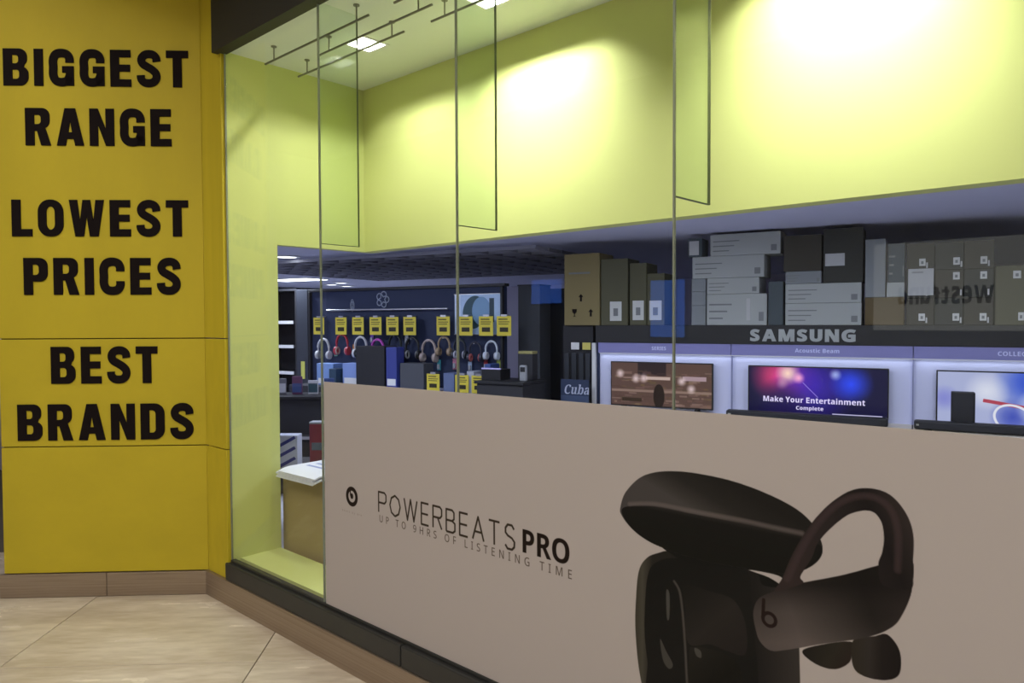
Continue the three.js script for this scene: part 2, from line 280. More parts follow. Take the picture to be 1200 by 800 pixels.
// ---------- window poster ----------
{
  const X0 = -3.134, X1 = 0.835, Y0 = 0.270, YT0 = 1.398, YT1 = 1.43;
  const W = 2048, S = W / (X1 - X0), Hc = Math.ceil((YT1 - Y0) * S);
  const A = {
    lid: [-1.357, 1.067, -1.336, 1.122, -1.277, 1.181, -1.198, 1.211, -1.092, 1.222, -0.972, 1.217, -0.861, 1.197, -0.773, 1.168, -0.723, 1.134, -0.700, 1.096, -0.692, 1.065, -0.702, 1.033, -0.735, 1.000, -0.781, 0.976, -0.833, 0.966, -0.896, 0.963, -0.990, 0.955, -1.081, 0.954, -1.165, 0.959, -1.254, 0.976, -1.318, 1.008, -1.353, 1.042],
    lidIn: [-1.352, 1.053, -1.324, 1.076, -1.220, 1.094, -1.081, 1.093, -0.934, 1.093, -0.825, 1.091, -0.748, 1.093, -0.706, 1.078, -0.692, 1.063, -0.702, 1.033, -0.735, 1.000, -0.781, 0.976, -0.833, 0.966, -0.896, 0.963, -0.990, 0.955, -1.081, 0.954, -1.165, 0.959, -1.254, 0.976, -1.318, 1.008],
    lidHi: [-1.321, 1.084, -1.220, 1.101, -1.081, 1.101, -0.934, 1.102, -0.825, 1.099, -0.748, 1.098],
    casing: [-1.19, 0.36, -1.245, 0.42, -1.280, 0.52, -1.297, 0.663, -1.294, 0.786, -1.283, 0.869, -1.254, 0.916, -1.209, 0.943, -1.154, 0.960, -1.010, 0.960, -0.896, 0.965, -0.846, 0.957, -0.811, 0.931, -0.780, 0.882, -0.758, 0.802, -0.752, 0.717, -0.751, 0.500, -0.78, 0.40],
    cavity: [-1.222, 0.423, -1.251, 0.576, -1.262, 0.674, -1.258, 0.795, -1.247, 0.868, -1.220, 0.908, -1.154, 0.938, -1.010, 0.956, -0.914, 0.955, -0.895, 0.869, -0.894, 0.430],
    neck: [-1.165, 0.974, -0.807, 0.997, -0.789, 0.940, -0.859, 0.923, -0.896, 0.959, -1.081, 0.935, -1.165, 0.950],
    line: [-1.152, 0.863, -1.133, 0.836, -1.122, 0.772, -1.111, 0.640, -1.100, 0.440],
    hi1: [-1.181, 0.824, -1.169, 0.818, -1.169, 0.744, -1.178, 0.737], hi2: [-1.203, 0.661, -1.181, 0.628, -1.156, 0.592, -1.170, 0.573, -1.192, 0.595], hi3: [-1.080, 0.669, -1.059, 0.666, -1.057, 0.645, -1.074, 0.647],
    bud2: [-1.085, 0.45, -1.098, 0.644, -1.080, 0.671, -1.029, 0.682, -0.960, 0.676, -0.924, 0.634, -0.917, 0.45],
    inner: [-1.112, 0.861, -1.030, 0.862, -0.951, 0.855, -0.913, 0.792, -0.913, 0.702, -0.970, 0.693, -1.029, 0.696, -1.100, 0.677, -1.113, 0.774],
    body: [-0.881, 0.783, -0.889, 0.835, -0.872, 0.880, -0.824, 0.914, -0.755, 0.953, -0.642, 1.003, -0.545, 1.054, -0.474, 1.091, -0.469, 1.011, -0.490, 0.939, -0.518, 0.894, -0.580, 0.850, -0.688, 0.801, -0.788, 0.753, -0.836, 0.736, -0.867, 0.752],
    hook: [-0.824, 0.914, -0.805, 0.954, -0.773, 1.037, -0.723, 1.130, -0.667, 1.201, -0.614, 1.242, -0.561, 1.253, -0.518, 1.240, -0.483, 1.198, -0.467, 1.143, -0.469, 1.058, -0.472, 1.010, -0.537, 1.002, -0.549, 1.053, -0.540, 1.089, -0.536, 1.129, -0.544, 1.171, -0.570, 1.193, -0.621, 1.176, -0.671, 1.127, -0.705, 1.079, -0.721, 1.033, -0.752, 0.975, -0.747, 0.955],
    hookHi: [-0.789, 0.957, -0.747, 1.057, -0.699, 1.143, -0.648, 1.201, -0.598, 1.228, -0.554, 1.229, -0.518, 1.200, -0.503, 1.144, -0.503, 1.05],
    tip: [-0.745, 0.762, -0.704, 0.737, -0.656, 0.740, -0.621, 0.768, -0.613, 0.795, -0.614, 0.828, -0.688, 0.799], nozzle: [-0.610, 0.833, -0.609, 0.763, -0.579, 0.745, -0.527, 0.753, -0.496, 0.780, -0.496, 0.839, -0.525, 0.874, -0.558, 0.860],
  };
  const tex = canvasTexture(W, Hc, (g) => {
    g.fillStyle = '#b8aea9'; g.fillRect(0, 0, W, Hc);
    const px = (x) => (x - X0) * S, py = (y) => Hc - (y - Y0) * S;
    const path = (a, closed = true) => {
      const n = a.length / 2, P = (i) => { const k = closed ? (i + n) % n : Math.max(0, Math.min(n - 1, i)); return [px(a[2 * k]), py(a[2 * k + 1])]; };
      g.beginPath(); g.moveTo(...P(0));
      for (let i = 0; i < (closed ? n : n - 1); i++) { const [p0, p1, p2, p3] = [P(i - 1), P(i), P(i + 1), P(i + 2)]; g.bezierCurveTo(p1[0] + (p2[0] - p0[0]) / 6, p1[1] + (p2[1] - p0[1]) / 6, p2[0] - (p3[0] - p1[0]) / 6, p2[1] - (p3[1] - p1[1]) / 6, p2[0], p2[1]); }
      if (closed) g.closePath();
    };
    const ramp = (x0, y0, x1, y1, ...stops) => { const q = g.createLinearGradient(px(x0), py(y0), px(x1), py(y1)); stops.forEach(([t, c]) => q.addColorStop(t, c)); return q; };
    const fill = (a, style) => { path(a); g.fillStyle = style; g.fill(); };
    const soft = (a, style, width, times = 5) => { for (let k = times; k > 0; k--) { path(a, false); g.strokeStyle = style; g.lineWidth = width * S * k / times; g.lineCap = 'round'; g.lineJoin = 'round'; g.globalAlpha = 0.28; g.stroke(); } g.globalAlpha = 1; };
    // printed product: open charging case and one earphone
    fill(A.casing, ramp(-1.297, 0, -0.75, 0, [0, '#3c382f'], [0.05, '#4a463c'], [0.12, '#25221d'], [0.75, '#1d1a18'], [1, '#3a3531']));
    fill(A.cavity, ramp(-1.26, 0.9, -0.9, 0.45, [0, '#141310'], [0.5, '#1b1916'], [1, '#131210']));
    fill(A.inner, ramp(-1.11, 0.86, -0.92, 0.68, [0, '#191714'], [0.5, '#2a2622'], [1, '#241f1d']));
    fill(A.bud2, ramp(-1.09, 0.67, -0.92, 0.5, [0, '#25221d'], [0.5, '#16140f'], [1, '#1e1c17']));
    fill(A.hi1, '#4b4944'); fill(A.hi2, '#46433d'); fill(A.hi3, '#4b4842'); soft(A.line, '#6a655c', 0.011, 3);
    fill(A.neck, '#141310');
    fill(A.lid, ramp(-1.0, 1.22, -1.05, 1.09, [0, '#1f1c19'], [0.5, '#282522'], [0.85, '#3d3935'], [1, '#474240']));
    fill(A.lidIn, ramp(0, 1.095, 0, 0.96, [0, '#2a2724'], [0.12, '#171512'], [1, '#15140f']));
    fill([-0.905, 0.958, -0.83, 0.963, -0.80, 0.955, -0.80, 0.935, -0.845, 0.950], '#b8aea9');
    soft(A.lidHi, '#6a625e', 0.018, 4);
    fill(A.tip, ramp(-0.745, 0.8, -0.62, 0.74, [0, '#1c1815'], [0.6, '#2c2820'], [1, '#2a1f1b']));
    fill(A.nozzle, ramp(-0.61, 0.8, -0.49, 0.8, [0, '#2f2a22'], [0.35, '#332e2a'], [0.6, '#221c1a'], [1, '#1b1614']));
    fill(A.body, ramp(-0.88, 0.83, -0.47, 0.98, [0, '#4d4541'], [0.25, '#5b524e'], [0.55, '#3d3733'], [0.75, '#211d1a'], [1, '#332b29']));
    fill(A.body, ramp(-0.72, 0.96, -0.68, 0.80, [0, 'rgba(20,16,14,0.75)'], [0.5, 'rgba(40,34,32,0.15)'], [1, 'rgba(120,108,104,0.25)']));
    fill(A.hook, ramp(-0.8, 1.0, -0.47, 1.15, [0, '#332927'], [0.5, '#2a2322'], [0.8, '#1c1716'], [1, '#302826']));
    soft(A.hookHi, '#3f3432', 0.022, 5);
    const mark = (x, y, r, w, c) => { g.strokeStyle = c; g.lineWidth = w * S; g.beginPath(); g.ellipse(px(x), py(y), r * S, r * S, 0, 0, 7); g.stroke(); };
    mark(-0.841, 0.826, 0.019, 0.010, '#231713'); g.lineCap = 'round'; g.beginPath(); g.moveTo(px(-0.858), py(0.880)); g.lineTo(px(-0.860), py(0.826)); g.lineWidth = 0.010 * S; g.stroke();
    // printed writing
    const ink = '#33291f';
    const words = (text, x0, x1, y, cap, weight, color, fitGap = true) => {
      g.fillStyle = color; g.font = `${weight} ${cap * S / 0.714}px sans-serif`; g.textBaseline = 'alphabetic';
      const ws = [...text].map((c) => g.measureText(c).width), tot = ws.reduce((a, b) => a + b, 0), gap = ((x1 - x0) * S - tot) / (text.length - 1);
      let x = px(x0); [...text].forEach((c, i) => { g.fillText(c, x, py(y)); x += ws[i] + gap; });
    };
    // thin strokes: letters drawn as lines
    const thin = (text, x0, x1, y, cap, lw) => {
      const D = { P: [[0, 0, 0, 1, .6, 1, .75, .9, .75, .6, .6, .48, 0, .48]], O: [[.5, 0, .85, .15, 1, .5, .85, .85, .5, 1, .15, .85, 0, .5, .15, .15, .5, 0]], W: [[0, 1, .3, 0, .6, 1, .9, 0, 1.2, 1]], E: [[.65, 0, 0, 0, 0, 1, .65, 1], [0, .5, .6, .5]], R: [[0, 0, 0, 1, .6, 1, .75, .9, .75, .62, .6, .5, 0, .5], [.4, .5, .75, 0]], B: [[0, 0, 0, 1, .5, 1, .65, .9, .65, .62, .5, .52, 0, .52], [.5, .52, .72, .42, .72, .1, .55, 0, 0, 0]], A: [[0, 0, .43, 1, .86, 0], [.16, .35, .7, .35]], T: [[0, 1, .8, 1], [.4, 1, .4, 0]], S: [[.65, .85, .5, 1, .2, 1, .04, .85, .04, .66, .2, .55, .5, .47, .68, .33, .66, .12, .5, 0, .18, 0, .02, .15]] };
      const ws = [...text].map((c) => Math.max(...D[c].flat().filter((_, i) => i % 2 === 0)) * cap * 0.78), gap = ((x1 - x0) - ws.reduce((a, b) => a + b, 0)) / (text.length - 1);
      let x = x0; g.strokeStyle = ink; g.lineWidth = lw * S; g.lineCap = 'butt'; g.lineJoin = 'round';
      [...text].forEach((c, i) => { for (const s of D[c]) { g.beginPath(); for (let k = 0; k < s.length; k += 2) { const X = px(x + s[k] * cap * 0.78), Y = py(y + s[k + 1] * cap); k ? g.lineTo(X, Y) : g.moveTo(X, Y); } g.stroke(); } x += ws[i] + gap; });
    };
    thin('POWERBEATS', -2.692, -1.842, 0.816, 0.094, 0.0085);
    words('PRO', -1.812, -1.568, 0.818, 0.090, 'bold', '#1d130d');
    words('UP TO 9HRS OF LISTENING TIME', -2.690, -1.562, 0.770, 0.032, 'normal', '#54483f');
    g.strokeStyle = '#231812'; mark(-2.903, 0.853, 0.038, 0.020, '#231812'); g.fillStyle = '#231812'; g.beginPath(); g.ellipse(px(-2.903), py(0.855), 0.012 * S, 0.014 * S, 0, 0, 7); g.fill();
    g.lineWidth = 0.008 * S; g.beginPath(); g.moveTo(px(-2.916), py(0.885)); g.lineTo(px(-2.914), py(0.855)); g.stroke();
    words('beats by dre', -2.985, -2.825, 0.770, 0.011, 'normal', '#8d7d74');
  });
  tex.wrapS = tex.wrapT = THREE.ClampToEdgeWrapping;
  const sh = new THREE.Shape(); sh.moveTo(X0, Y0); sh.lineTo(X1, Y0); sh.lineTo(X1, YT1); sh.lineTo(X0, YT0);
  const g = new THREE.ExtrudeGeometry(sh, { depth: 0.003, bevelEnabled: false });
  const uv = g.attributes.uv, ps = g.attributes.position;
  for (let i = 0; i < uv.count; i++) uv.setXY(i, (ps.getX(i) - X0) * S / W, (ps.getY(i) - Y0) * S / Hc);
  const m = lit(new THREE.Mesh(g, new THREE.MeshPhysicalMaterial({ color: 0xffffff, roughness: 0.75, specularIntensity: 0.35, map: tex }))); m.name = 'window_poster'; m.position.z = 0.0055; scene.add(m);
  tag(m, 'wide grey taupe printed poster of black earphones covering the lower glass', 'poster');
}

// ---------- hanging rails under the display ceiling ----------
{
  const rails = [[-3.958, -2.952, -0.155, 'thin ceiling rail closest behind the glass near the yellow side wall'], [-3.60, -2.632, -0.29, 'thin ceiling rail between two longer rails beside the corner downlight'], [-4.009, -2.984, -0.405, 'thin ceiling rail passing right beside the corner downlight'], [-2.782, -1.80, -0.418, 'thin ceiling rail continuing beyond the corner downlight'], [-2.75, -1.75, -0.155, 'thin ceiling rail behind the second glass pane']];
  for (const [x0, x1, z, label] of rails) {
    const t = thing('ceiling_rail', label, 'rail', [x0, HEAD, z], 0, 'hanging rails in the window display');
    const L = x1 - x0; part('rod', cylAlong('x', 0.006, L), M.rod, t, [L / 2, -0.08, 0]);
    for (const a of [0.1, L - 0.1]) { part('hanger', cylAlong('y', 0.004, 0.074), M.rod, t, [a, -0.041, 0]); part('ceiling_plate', cylAlong('y', 0.016, 0.006, 16), M.rod, t, [a, -0.003, 0]); }
  }
}

// ---------- carton of catalogues just behind the display ledge ----------
{
  const t = thing('cardboard_bin', 'tall brown cardboard bin standing behind the yellow display ledge', 'bin', [-3.72, 0.012, -0.6]);
  part('body', rspan(-0.475, 0.40, 0, 0.735, -0.25, 0.235, 0.012), M.kraft, t);
  part('corner_flap', rspan(0.02, 0.40, 0.01, 0.728, 0.235, 0.243, 0.003), M.kraft, t);
  part('tape', span(0.012, 0.02, 0.01, 0.73, 0.235, 0.239), std(lin(0.2, 0.15, 0.07), 0.5), t);
  const paper = std(lin(0.72, 0.74, 0.82), 0.6), ink = std(lin(0.25, 0.3, 0.55), 0.6);
  const words = ['lowest', 'second', 'third', 'topmost'];
  for (let k = 0; k < 4; k++) {
    const g = new THREE.BoxGeometry(0.40, 0.009, 0.42, 10, 1, 12), p = g.attributes.position;
    for (let i = 0; i < p.count; i++) { const e = Math.max(0, p.getZ(i) - 0.12); p.setY(i, p.getY(i) - 2.2 * e * e); } g.computeVertexNormals();
    const c = new THREE.Group(); c.name = numbered('catalogue'); c.position.set(-3.91 + (k % 2) * 0.025, 0.7535 + k * 0.011, -0.485); c.rotation.y = 0.02; scene.add(c);
    tag(c, 'white printed catalogue, ' + words[k] + ' of the pile on the cardboard bin', 'catalogue', 'catalogues on the cardboard bin');
    part('pages', g, paper, c); if (k === 3) for (let j = 0; j < 4; j++) part('print_band', span(-0.13, 0.13 - 0.04 * (j % 2), 0.0046, 0.0053, -0.18 + j * 0.07, -0.155 + j * 0.07), ink, c);
  }
}

// ---------- the shop room ----------
struct('floor_shop', span(-17, 3.6, -0.2, 0.012, -12, -0.32), M.shopFloor, null, 'pale grey floor inside the shop', 'floor');
struct('ceiling_shop', mergeGeometries([span(-17, 3.6, SHOP_TOP, SHOP_TOP + 0.2, -12, BULK_Z - 0.1), span(-17, GX - 0.06, SHOP_TOP, SHOP_TOP + 0.2, BULK_Z - 0.1, -0.2)]), M.shopCeiling, null, 'pale lavender grey ceiling inside the shop', 'ceiling');
struct('wall_back', span(-17, 3.6, 0, SHOP_TOP, -12.2, -12), M.lavenderWall, null, 'pale back wall deep inside the shop');
struct('wall_shop_left', span(-17.2, -17, 0, SHOP_TOP, -12, -0.2), M.darkWall, null, 'dark side wall deep inside the shop');
struct('wall_right', span(3.6, 3.7, 0, SHOP_TOP, -12, BULK_Z), M.darkWall, null, 'dark shop side wall past the televisions');

// the shop fittings stand 13 degrees turned from the window
const TURN = rad(13), DX = Math.cos(TURN), DZ = -Math.sin(TURN), NX = Math.sin(TURN), NZ = Math.cos(TURN);
const at = (s, y, n) => [-2.55 + s * DX + n * NX, y, -5.087 + s * DZ + n * NZ];
const FLOOR = 0.012;

// open dark grid hung under the far ceiling
{
  const t = thing('ceiling_grid', 'dark open grid hung under the shop ceiling above the rack', 'ceiling grid', at(-5.8, SHOP_TOP, -1.9), TURN), m = std(lin(0.30, 0.30, 0.35), 0.8);
  const ba = span(-2.9, 2.9, -0.075, -0.035, -0.015, 0.015), bb = span(-0.015, 0.015, -0.075, -0.035, -2.1, 2.1);
  for (let k = 0; k <= 12; k++) part('bar', ba, m, t, [0, 0, -2.1 + k * 0.35]);
  for (let k = 0; k <= 14; k++) part('bar', bb, m, t, [-2.87 + k * 0.41, 0.0005, 0]);
  for (const [x, z] of [[-2.5, -1.8], [2.5, -1.8], [-2.5, 1.8], [2.5, 1.8]]) part('hanger', cylAlong('y', 0.006, 0.04), m, t, [x, -0.019, z]);
}
// ceiling lights of the shop: panels near, round downlights far
for (const [s, n, k] of [[-5.6, 2.6, 0.9], [-2.9, 2.5, 0.5], [-0.6, 2.4, 0.42], [1.6, 2.2, 0.42], [-8.6, 0.6, 0.45], [-10.5, -3.5, 0.5]]) {
  const t = thing('troffer_light', 'long white light panel in the shop ceiling', 'light', at(s, SHOP_TOP - 0.02, n), TURN, 'shop ceiling light panels');
  part('frame', span(-0.63, 0.63, 0, 0.02, -0.33, 0.33), M.white, t); part('diffuser', span(-0.6, 0.6, -0.006, 0.002, -0.3, 0.3), M.lampCool, t);
  const l = new THREE.RectAreaLight(COOL, SHOP_LIGHT * k, 1.2, 0.6), p = at(s, SHOP_TOP - 0.04, n); l.position.set(...p); l.lookAt(p[0], 0, p[2]); scene.add(l);
}
for (const [x, z, label] of [[-11.76, -5.01, 'round bright downlight above the black shelving in the shop'], [-8.95, -3.2, 'round downlight just under the yellow opening edge'], [-14.1, -7.62, 'round downlight far back over the headphone rack'], [-15.3, -8.6, 'round downlight farthest back over the headphone rack'], [-14.9, -7.9, 'small round downlight far back in the shop ceiling']]) {
  const t = thing('round_downlight', label, 'light', [x, SHOP_TOP, z]);
  part('rim', new THREE.LatheGeometry([[0.15, 0], [0.19, 0], [0.19, -0.012], [0.15, -0.02], [0.15, 0]].map(([a, b]) => new THREE.Vector2(a, b)), 32), M.white, t);
  part('lens', cylAlong('y', 0.148, 0.01, 32), M.lampCool, t, [0, -0.007, 0]);
  const l = new THREE.SpotLight(COOL, 14, 0, rad(65), 0.6, 2); l.position.set(x, SHOP_TOP - 0.03, z); l.target.position.set(x, 0, z); l.castShadow = true; l.shadow.radius = 5; scene.add(l, l.target);
}

// ---------- television wall ----------
const LED_STRIP = 4.6;
{
  const t = thing('television_display_unit', 'lavender television display unit under a black brand sign', 'display unit', at(0, FLOOR, 0), TURN);
  const y = (v) => v - FLOOR;
  part('carcass', span(-2.23, 4.0, 0, y(1.646), -0.45, -0.012), M.softBlack, t);
  const head = part('black_header', rspan(-2.23, 4.0, y(1.456), y(1.646), -0.012, 0.06, 0.004), M.black, t, null, 'black header sign with grey capital letters');
  lettering('SAMSUNG', -0.559, 0.401, y(1.487), y(1.608), 0.061, std(lin(0.42, 0.44, 0.43), 0.5), head, { bold: 0.006, gap: 0.022, depth: 0.006 });
  const hdrTex = canvasTexture(512, 64, (g, w, h) => { g.fillStyle = '#9295c4'; g.fillRect(0, 0, w, h); });
  const bays = [[-2.20, -0.752, null], [-0.742, 0.868, 'Accessible Range'], [0.878, 2.485, 'DOLBY'], [2.495, 4.0, null]];
  const bayNames = ['SERIES', 'Acoustic Beam', 'COLLECTION', ''];
  bays.forEach(([a, b], i) => {
    const wgt = b - a;
    const tx = canvasTexture(1024, 76, (g, w, h) => { g.fillStyle = '#8d8cc4'; g.fillRect(0, 0, w, h); g.fillStyle = '#d9dcff'; g.font = 'bold 36px sans-serif'; g.textAlign = 'center'; g.textBaseline = 'middle'; g.fillText(bayNames[i], w * [0.48, 0.5, 0.5, 0.5][i], h * 0.5); });
    const hs = part('bay_header', span(a, b, y(1.342), y(1.455), 0.03, 0.05), std(0xffffff, 0.6, { map: tx }), t); fitFront(hs.geometry, a, b, y(1.342), y(1.455));
    part('back_panel', span(a, b, y(0.6), y(1.342), -0.012, 0.0), M.bayPanel, t);
    const c = thing('base_cabinet', 'low black base cabinet with cream top ' + ['under the brown crowd television', 'under the nebula television', 'under the pale painting television', 'past the televisions'][i], 'cabinet', at((a + b) / 2, FLOOR, 0), TURN);
    part('top', rspan(-wgt / 2, wgt / 2, y(0.70), y(0.735), 0.001, 0.42, 0.005), M.cream, c); part('front', rspan(-wgt / 2, wgt / 2, 0.05, y(0.70), 0.001, 0.38, 0.005), M.softBlack, c); part('plinth', span(-wgt / 2, wgt / 2, 0, 0.05, 0.001, 0.34), M.black, c);
  });
  for (const s of [-0.747, 0.873, 2.49]) part('divider', span(s - 0.005, s + 0.005, y(0.735), y(1.455), -0.012, 0.028), M.bayHeader, t);
  part('end_post', rspan(-2.275, -2.232, 0, y(1.45), -0.05, 0.06, 0.004), M.white, t, null, 'white end post');
  part('navy_edge', span(-2.232, -2.20, y(0.735), y(1.455), -0.012, 0.02), M.navy, t);
  part('led_strip', rspan(-2.19, 3.98, y(1.336), y(1.342), 0.03, 0.05, 0.002), glow(0.8, 0.85, 1, 0.6), t);
  for (const [a, b] of bays) { const l = new THREE.RectAreaLight(COOL, LED_STRIP, (b - a) * 0.98, 0.02), p = at((a + b) / 2, 1.334, 0.04), q = at((a + b) / 2, 0.8, 0.0); l.position.set(...p); l.lookAt(...q); scene.add(l); }
}
function fitFront(g, a, b, y0, y1) { const u = g.attributes.uv, p = g.attributes.position; for (let i = 0; i < u.count; i++) u.setXY(i, (p.getX(i) - a) / (b - a), (p.getY(i) - y0) / (y1 - y0)); }
function blob(g, x, y, r, c, a = 1) { const q = g.createRadialGradient(x, y, 0, x, y, r); q.addColorStop(0, c); q.addColorStop(0.35, c + 'c0'); q.addColorStop(1, c + '00'); g.globalAlpha = a; g.fillStyle = q; g.beginPath(); g.arc(x, y, r, 0, 7); g.fill(); g.globalAlpha = 1; }
const screens = [
  canvasTexture(512, 288, (g, w, h) => {   // crowd in a hall
    g.fillStyle = '#5d4640'; g.fillRect(0, 0, w, h);
    g.fillStyle = '#2e2226'; g.fillRect(w * 0.28, 0, w * 0.28, h * 0.22);
    for (let k = 0; k < 260; k++) { g.fillStyle = ['#8d6a63', '#a98a80', '#6a4d46', '#4a342f', '#bfa39a', '#7d6840', '#5b5038'][Math.floor(rnd() * 7)]; g.globalAlpha = 0.35; const x = rnd() * w, yy = h * (0.12 + 0.88 * rnd()); g.fillRect(x, yy, 10 + rnd() * 46, 3 + rnd() * 9); }
    g.globalAlpha = 1; g.fillStyle = '#8f766c'; g.fillRect(0, h * 0.46, w, h * 0.04); g.fillStyle = '#cbb2ab'; g.fillRect(w * 0.36, h * 0.24, w * 0.24, h * 0.05); g.fillStyle = '#b096a0'; g.fillRect(w * 0.72, h * 0.22, w * 0.22, h * 0.07);
    for (const [x, yy] of [[0.1, 0.2], [0.26, 0.28], [0.34, 0.27], [0.71, 0.3], [0.8, 0.42]]) blob(g, x * w, yy * h, 26, '#e8d0d4');
    g.fillStyle = '#261a16'; g.beginPath(); g.ellipse(w * 0.49, h * 0.56, w * 0.055, h * 0.2, 0, 0, 7); g.fill();
    g.fillStyle = '#3a2c22'; g.fillRect(w * 0.12, h * 0.6, w * 0.2, h * 0.06);
  }),
  canvasTexture(512, 288, (g, w, h) => {   // nebula with a printed line
    g.fillStyle = '#12103a'; g.fillRect(0, 0, w, h);
    blob(g, w * 0.22, h * 0.14, w * 0.22, '#e0407a'); blob(g, w * 0.36, h * 0.2, w * 0.2, '#b43cc0', 0.9); blob(g, w * 0.5, h * 0.25, w * 0.3, '#3a1fb4', 0.9); blob(g, w * 0.75, h * 0.22, w * 0.16, '#2a4cff', 0.95); blob(g, w * 0.3, h * 0.1, w * 0.1, '#ffdcc8'); blob(g, w * 0.38, h * 0.16, w * 0.05, '#ffb0d8'); blob(g, w * 0.26, h * 0.25, w * 0.05, '#ffc0d8', 0.8); blob(g, w * 0.64, h * 0.1, w * 0.05, '#bcd0ff', 0.8); blob(g, w * 0.25, h * 0.5, w * 0.2, '#1c1050', 0.9);
    g.strokeStyle = '#8d7ad8'; g.lineWidth = 3; g.beginPath(); g.moveTo(w * 0.41, h * 0.22); g.lineTo(w * 0.52, h * 0.42); g.stroke();
    g.fillStyle = '#e4dcff'; g.font = 'bold 30px sans-serif'; g.textAlign = 'center'; g.fillText('Make Your Entertainment', w * 0.48, h * 0.5); g.font = 'bold 22px sans-serif'; g.fillText('Complete', w * 0.46, h * 0.6);
    g.fillStyle = '#b7b4d8'; g.fillRect(w * 0.62, h * 0.625, w * 0.34, 5);
  }),
  canvasTexture(512, 288, (g, w, h) => {   // pale blue painting with red streak
    g.fillStyle = '#b4bce6'; g.fillRect(0, 0, w, h);
    blob(g, w * 0.55, h * 0.12, w * 0.22, '#2b4fd8'); blob(g, w * 0.8, h * 0.16, w * 0.2, '#2038c0'); blob(g, w * 0.45, h * 0.55, w * 0.14, '#3a4cc0', 0.9); blob(g, w * 0.05, h * 0.35, w * 0.1, '#8a8fe0'); blob(g, w * 0.3, h * 0.25, w * 0.14, '#e8ecff'); blob(g, w * 0.6, h * 0.42, w * 0.14, '#e6ecff');
    g.strokeStyle = '#b8475c'; g.lineWidth = 12; g.beginPath(); g.moveTo(w * 0.28, h * 0.36); g.bezierCurveTo(w * 0.45, h * 0.4, w * 0.6, h * 0.5, w * 0.95, h * 0.42); g.stroke();
    g.strokeStyle = '#eef0ff'; g.lineWidth = 8; g.beginPath(); g.ellipse(w * 0.46, h * 0.58, w * 0.12, h * 0.16, 0.5, 0, 7); g.stroke();
  }),
];
[[-2.045, -0.925, 0.60, 1.252, 0.85, 'television showing a brown crowded hall beside the white end post'], [-0.575, 0.680, 0.54, 1.246, 1.0, 'television showing a purple nebula and white slogan'], [1.055, 2.315, 0.54, 1.246, 0.85, 'television showing a pale blue painting with red streak']].forEach(([a, b, y0, y1, k, label], i) => {
  const W = b - a, H = y1 - y0, t = thing('television', label, 'television', at((a + b) / 2, 0.738, 0.07), TURN, 'televisions on the display unit');
  const base = 0.738; y0 = Math.max(y0, base + 0.03); const yb = y0 - base, yt = y1 - base;
  part('body', rspan(-W / 2, W / 2, yb, yt, -0.03, 0, 0.006), M.black, t);
  const g = span(-W / 2 + 0.012, W / 2 - 0.012, yb + 0.014, yt - 0.012, 0, 0.002); fitFront(g, -W / 2, W / 2, y1 - H - base, yt);
  part('screen', g, new THREE.MeshStandardMaterial({ color: 0x050505, roughness: 0.3, emissive: 0xffffff, emissiveMap: screens[i], emissiveIntensity: k }), t);
  for (const f of [-0.36, 0.36]) part('foot', rspan(f * W - 0.02, f * W + 0.02, 0, yb + 0.005, -0.035, 0.06, 0.004), M.black, t);
});
const soundbar = (s0, s1, label) => { const t = thing('soundbar', label, 'soundbar', at((s0 + s1) / 2, 0.735, 0.31), TURN), w = (s1 - s0) / 2; part('body', rspan(-w, w, 0.006, 0.085, -0.05, 0.05, 0.02), M.black, t); part('grille', rspan(-w * 0.92, w * 0.92, 0.018, 0.072, 0.048, 0.053, 0.002), M.softBlack, t); for (const f of [-0.8, 0.8]) part('foot', span(f * w - 0.03, f * w + 0.03, 0, 0.01, -0.03, 0.03), M.black, t); part('badge', span(-w * 0.97, -w * 0.93, 0.04, 0.055, 0.047, 0.054), M.steel, t); };
soundbar(-0.73, 0.684, 'black soundbar under the nebula television'); soundbar(0.885, 1.95, 'black soundbar under the pale painting television');
{ const t = thing('subwoofer', 'small black cube subwoofer before the pale painting television', 'speaker', at(1.253, 0.7355, 0.192), TURN); part('body', rspan(-0.088, 0.088, 0.012, 0.335, -0.055, 0.055, 0.01), M.black, t); part('grille', rspan(-0.075, 0.075, 0.03, 0.32, 0.054, 0.059, 0.002), M.softBlack, t); part('base', span(-0.08, 0.08, 0, 0.012, -0.05, 0.05), M.black, t); }

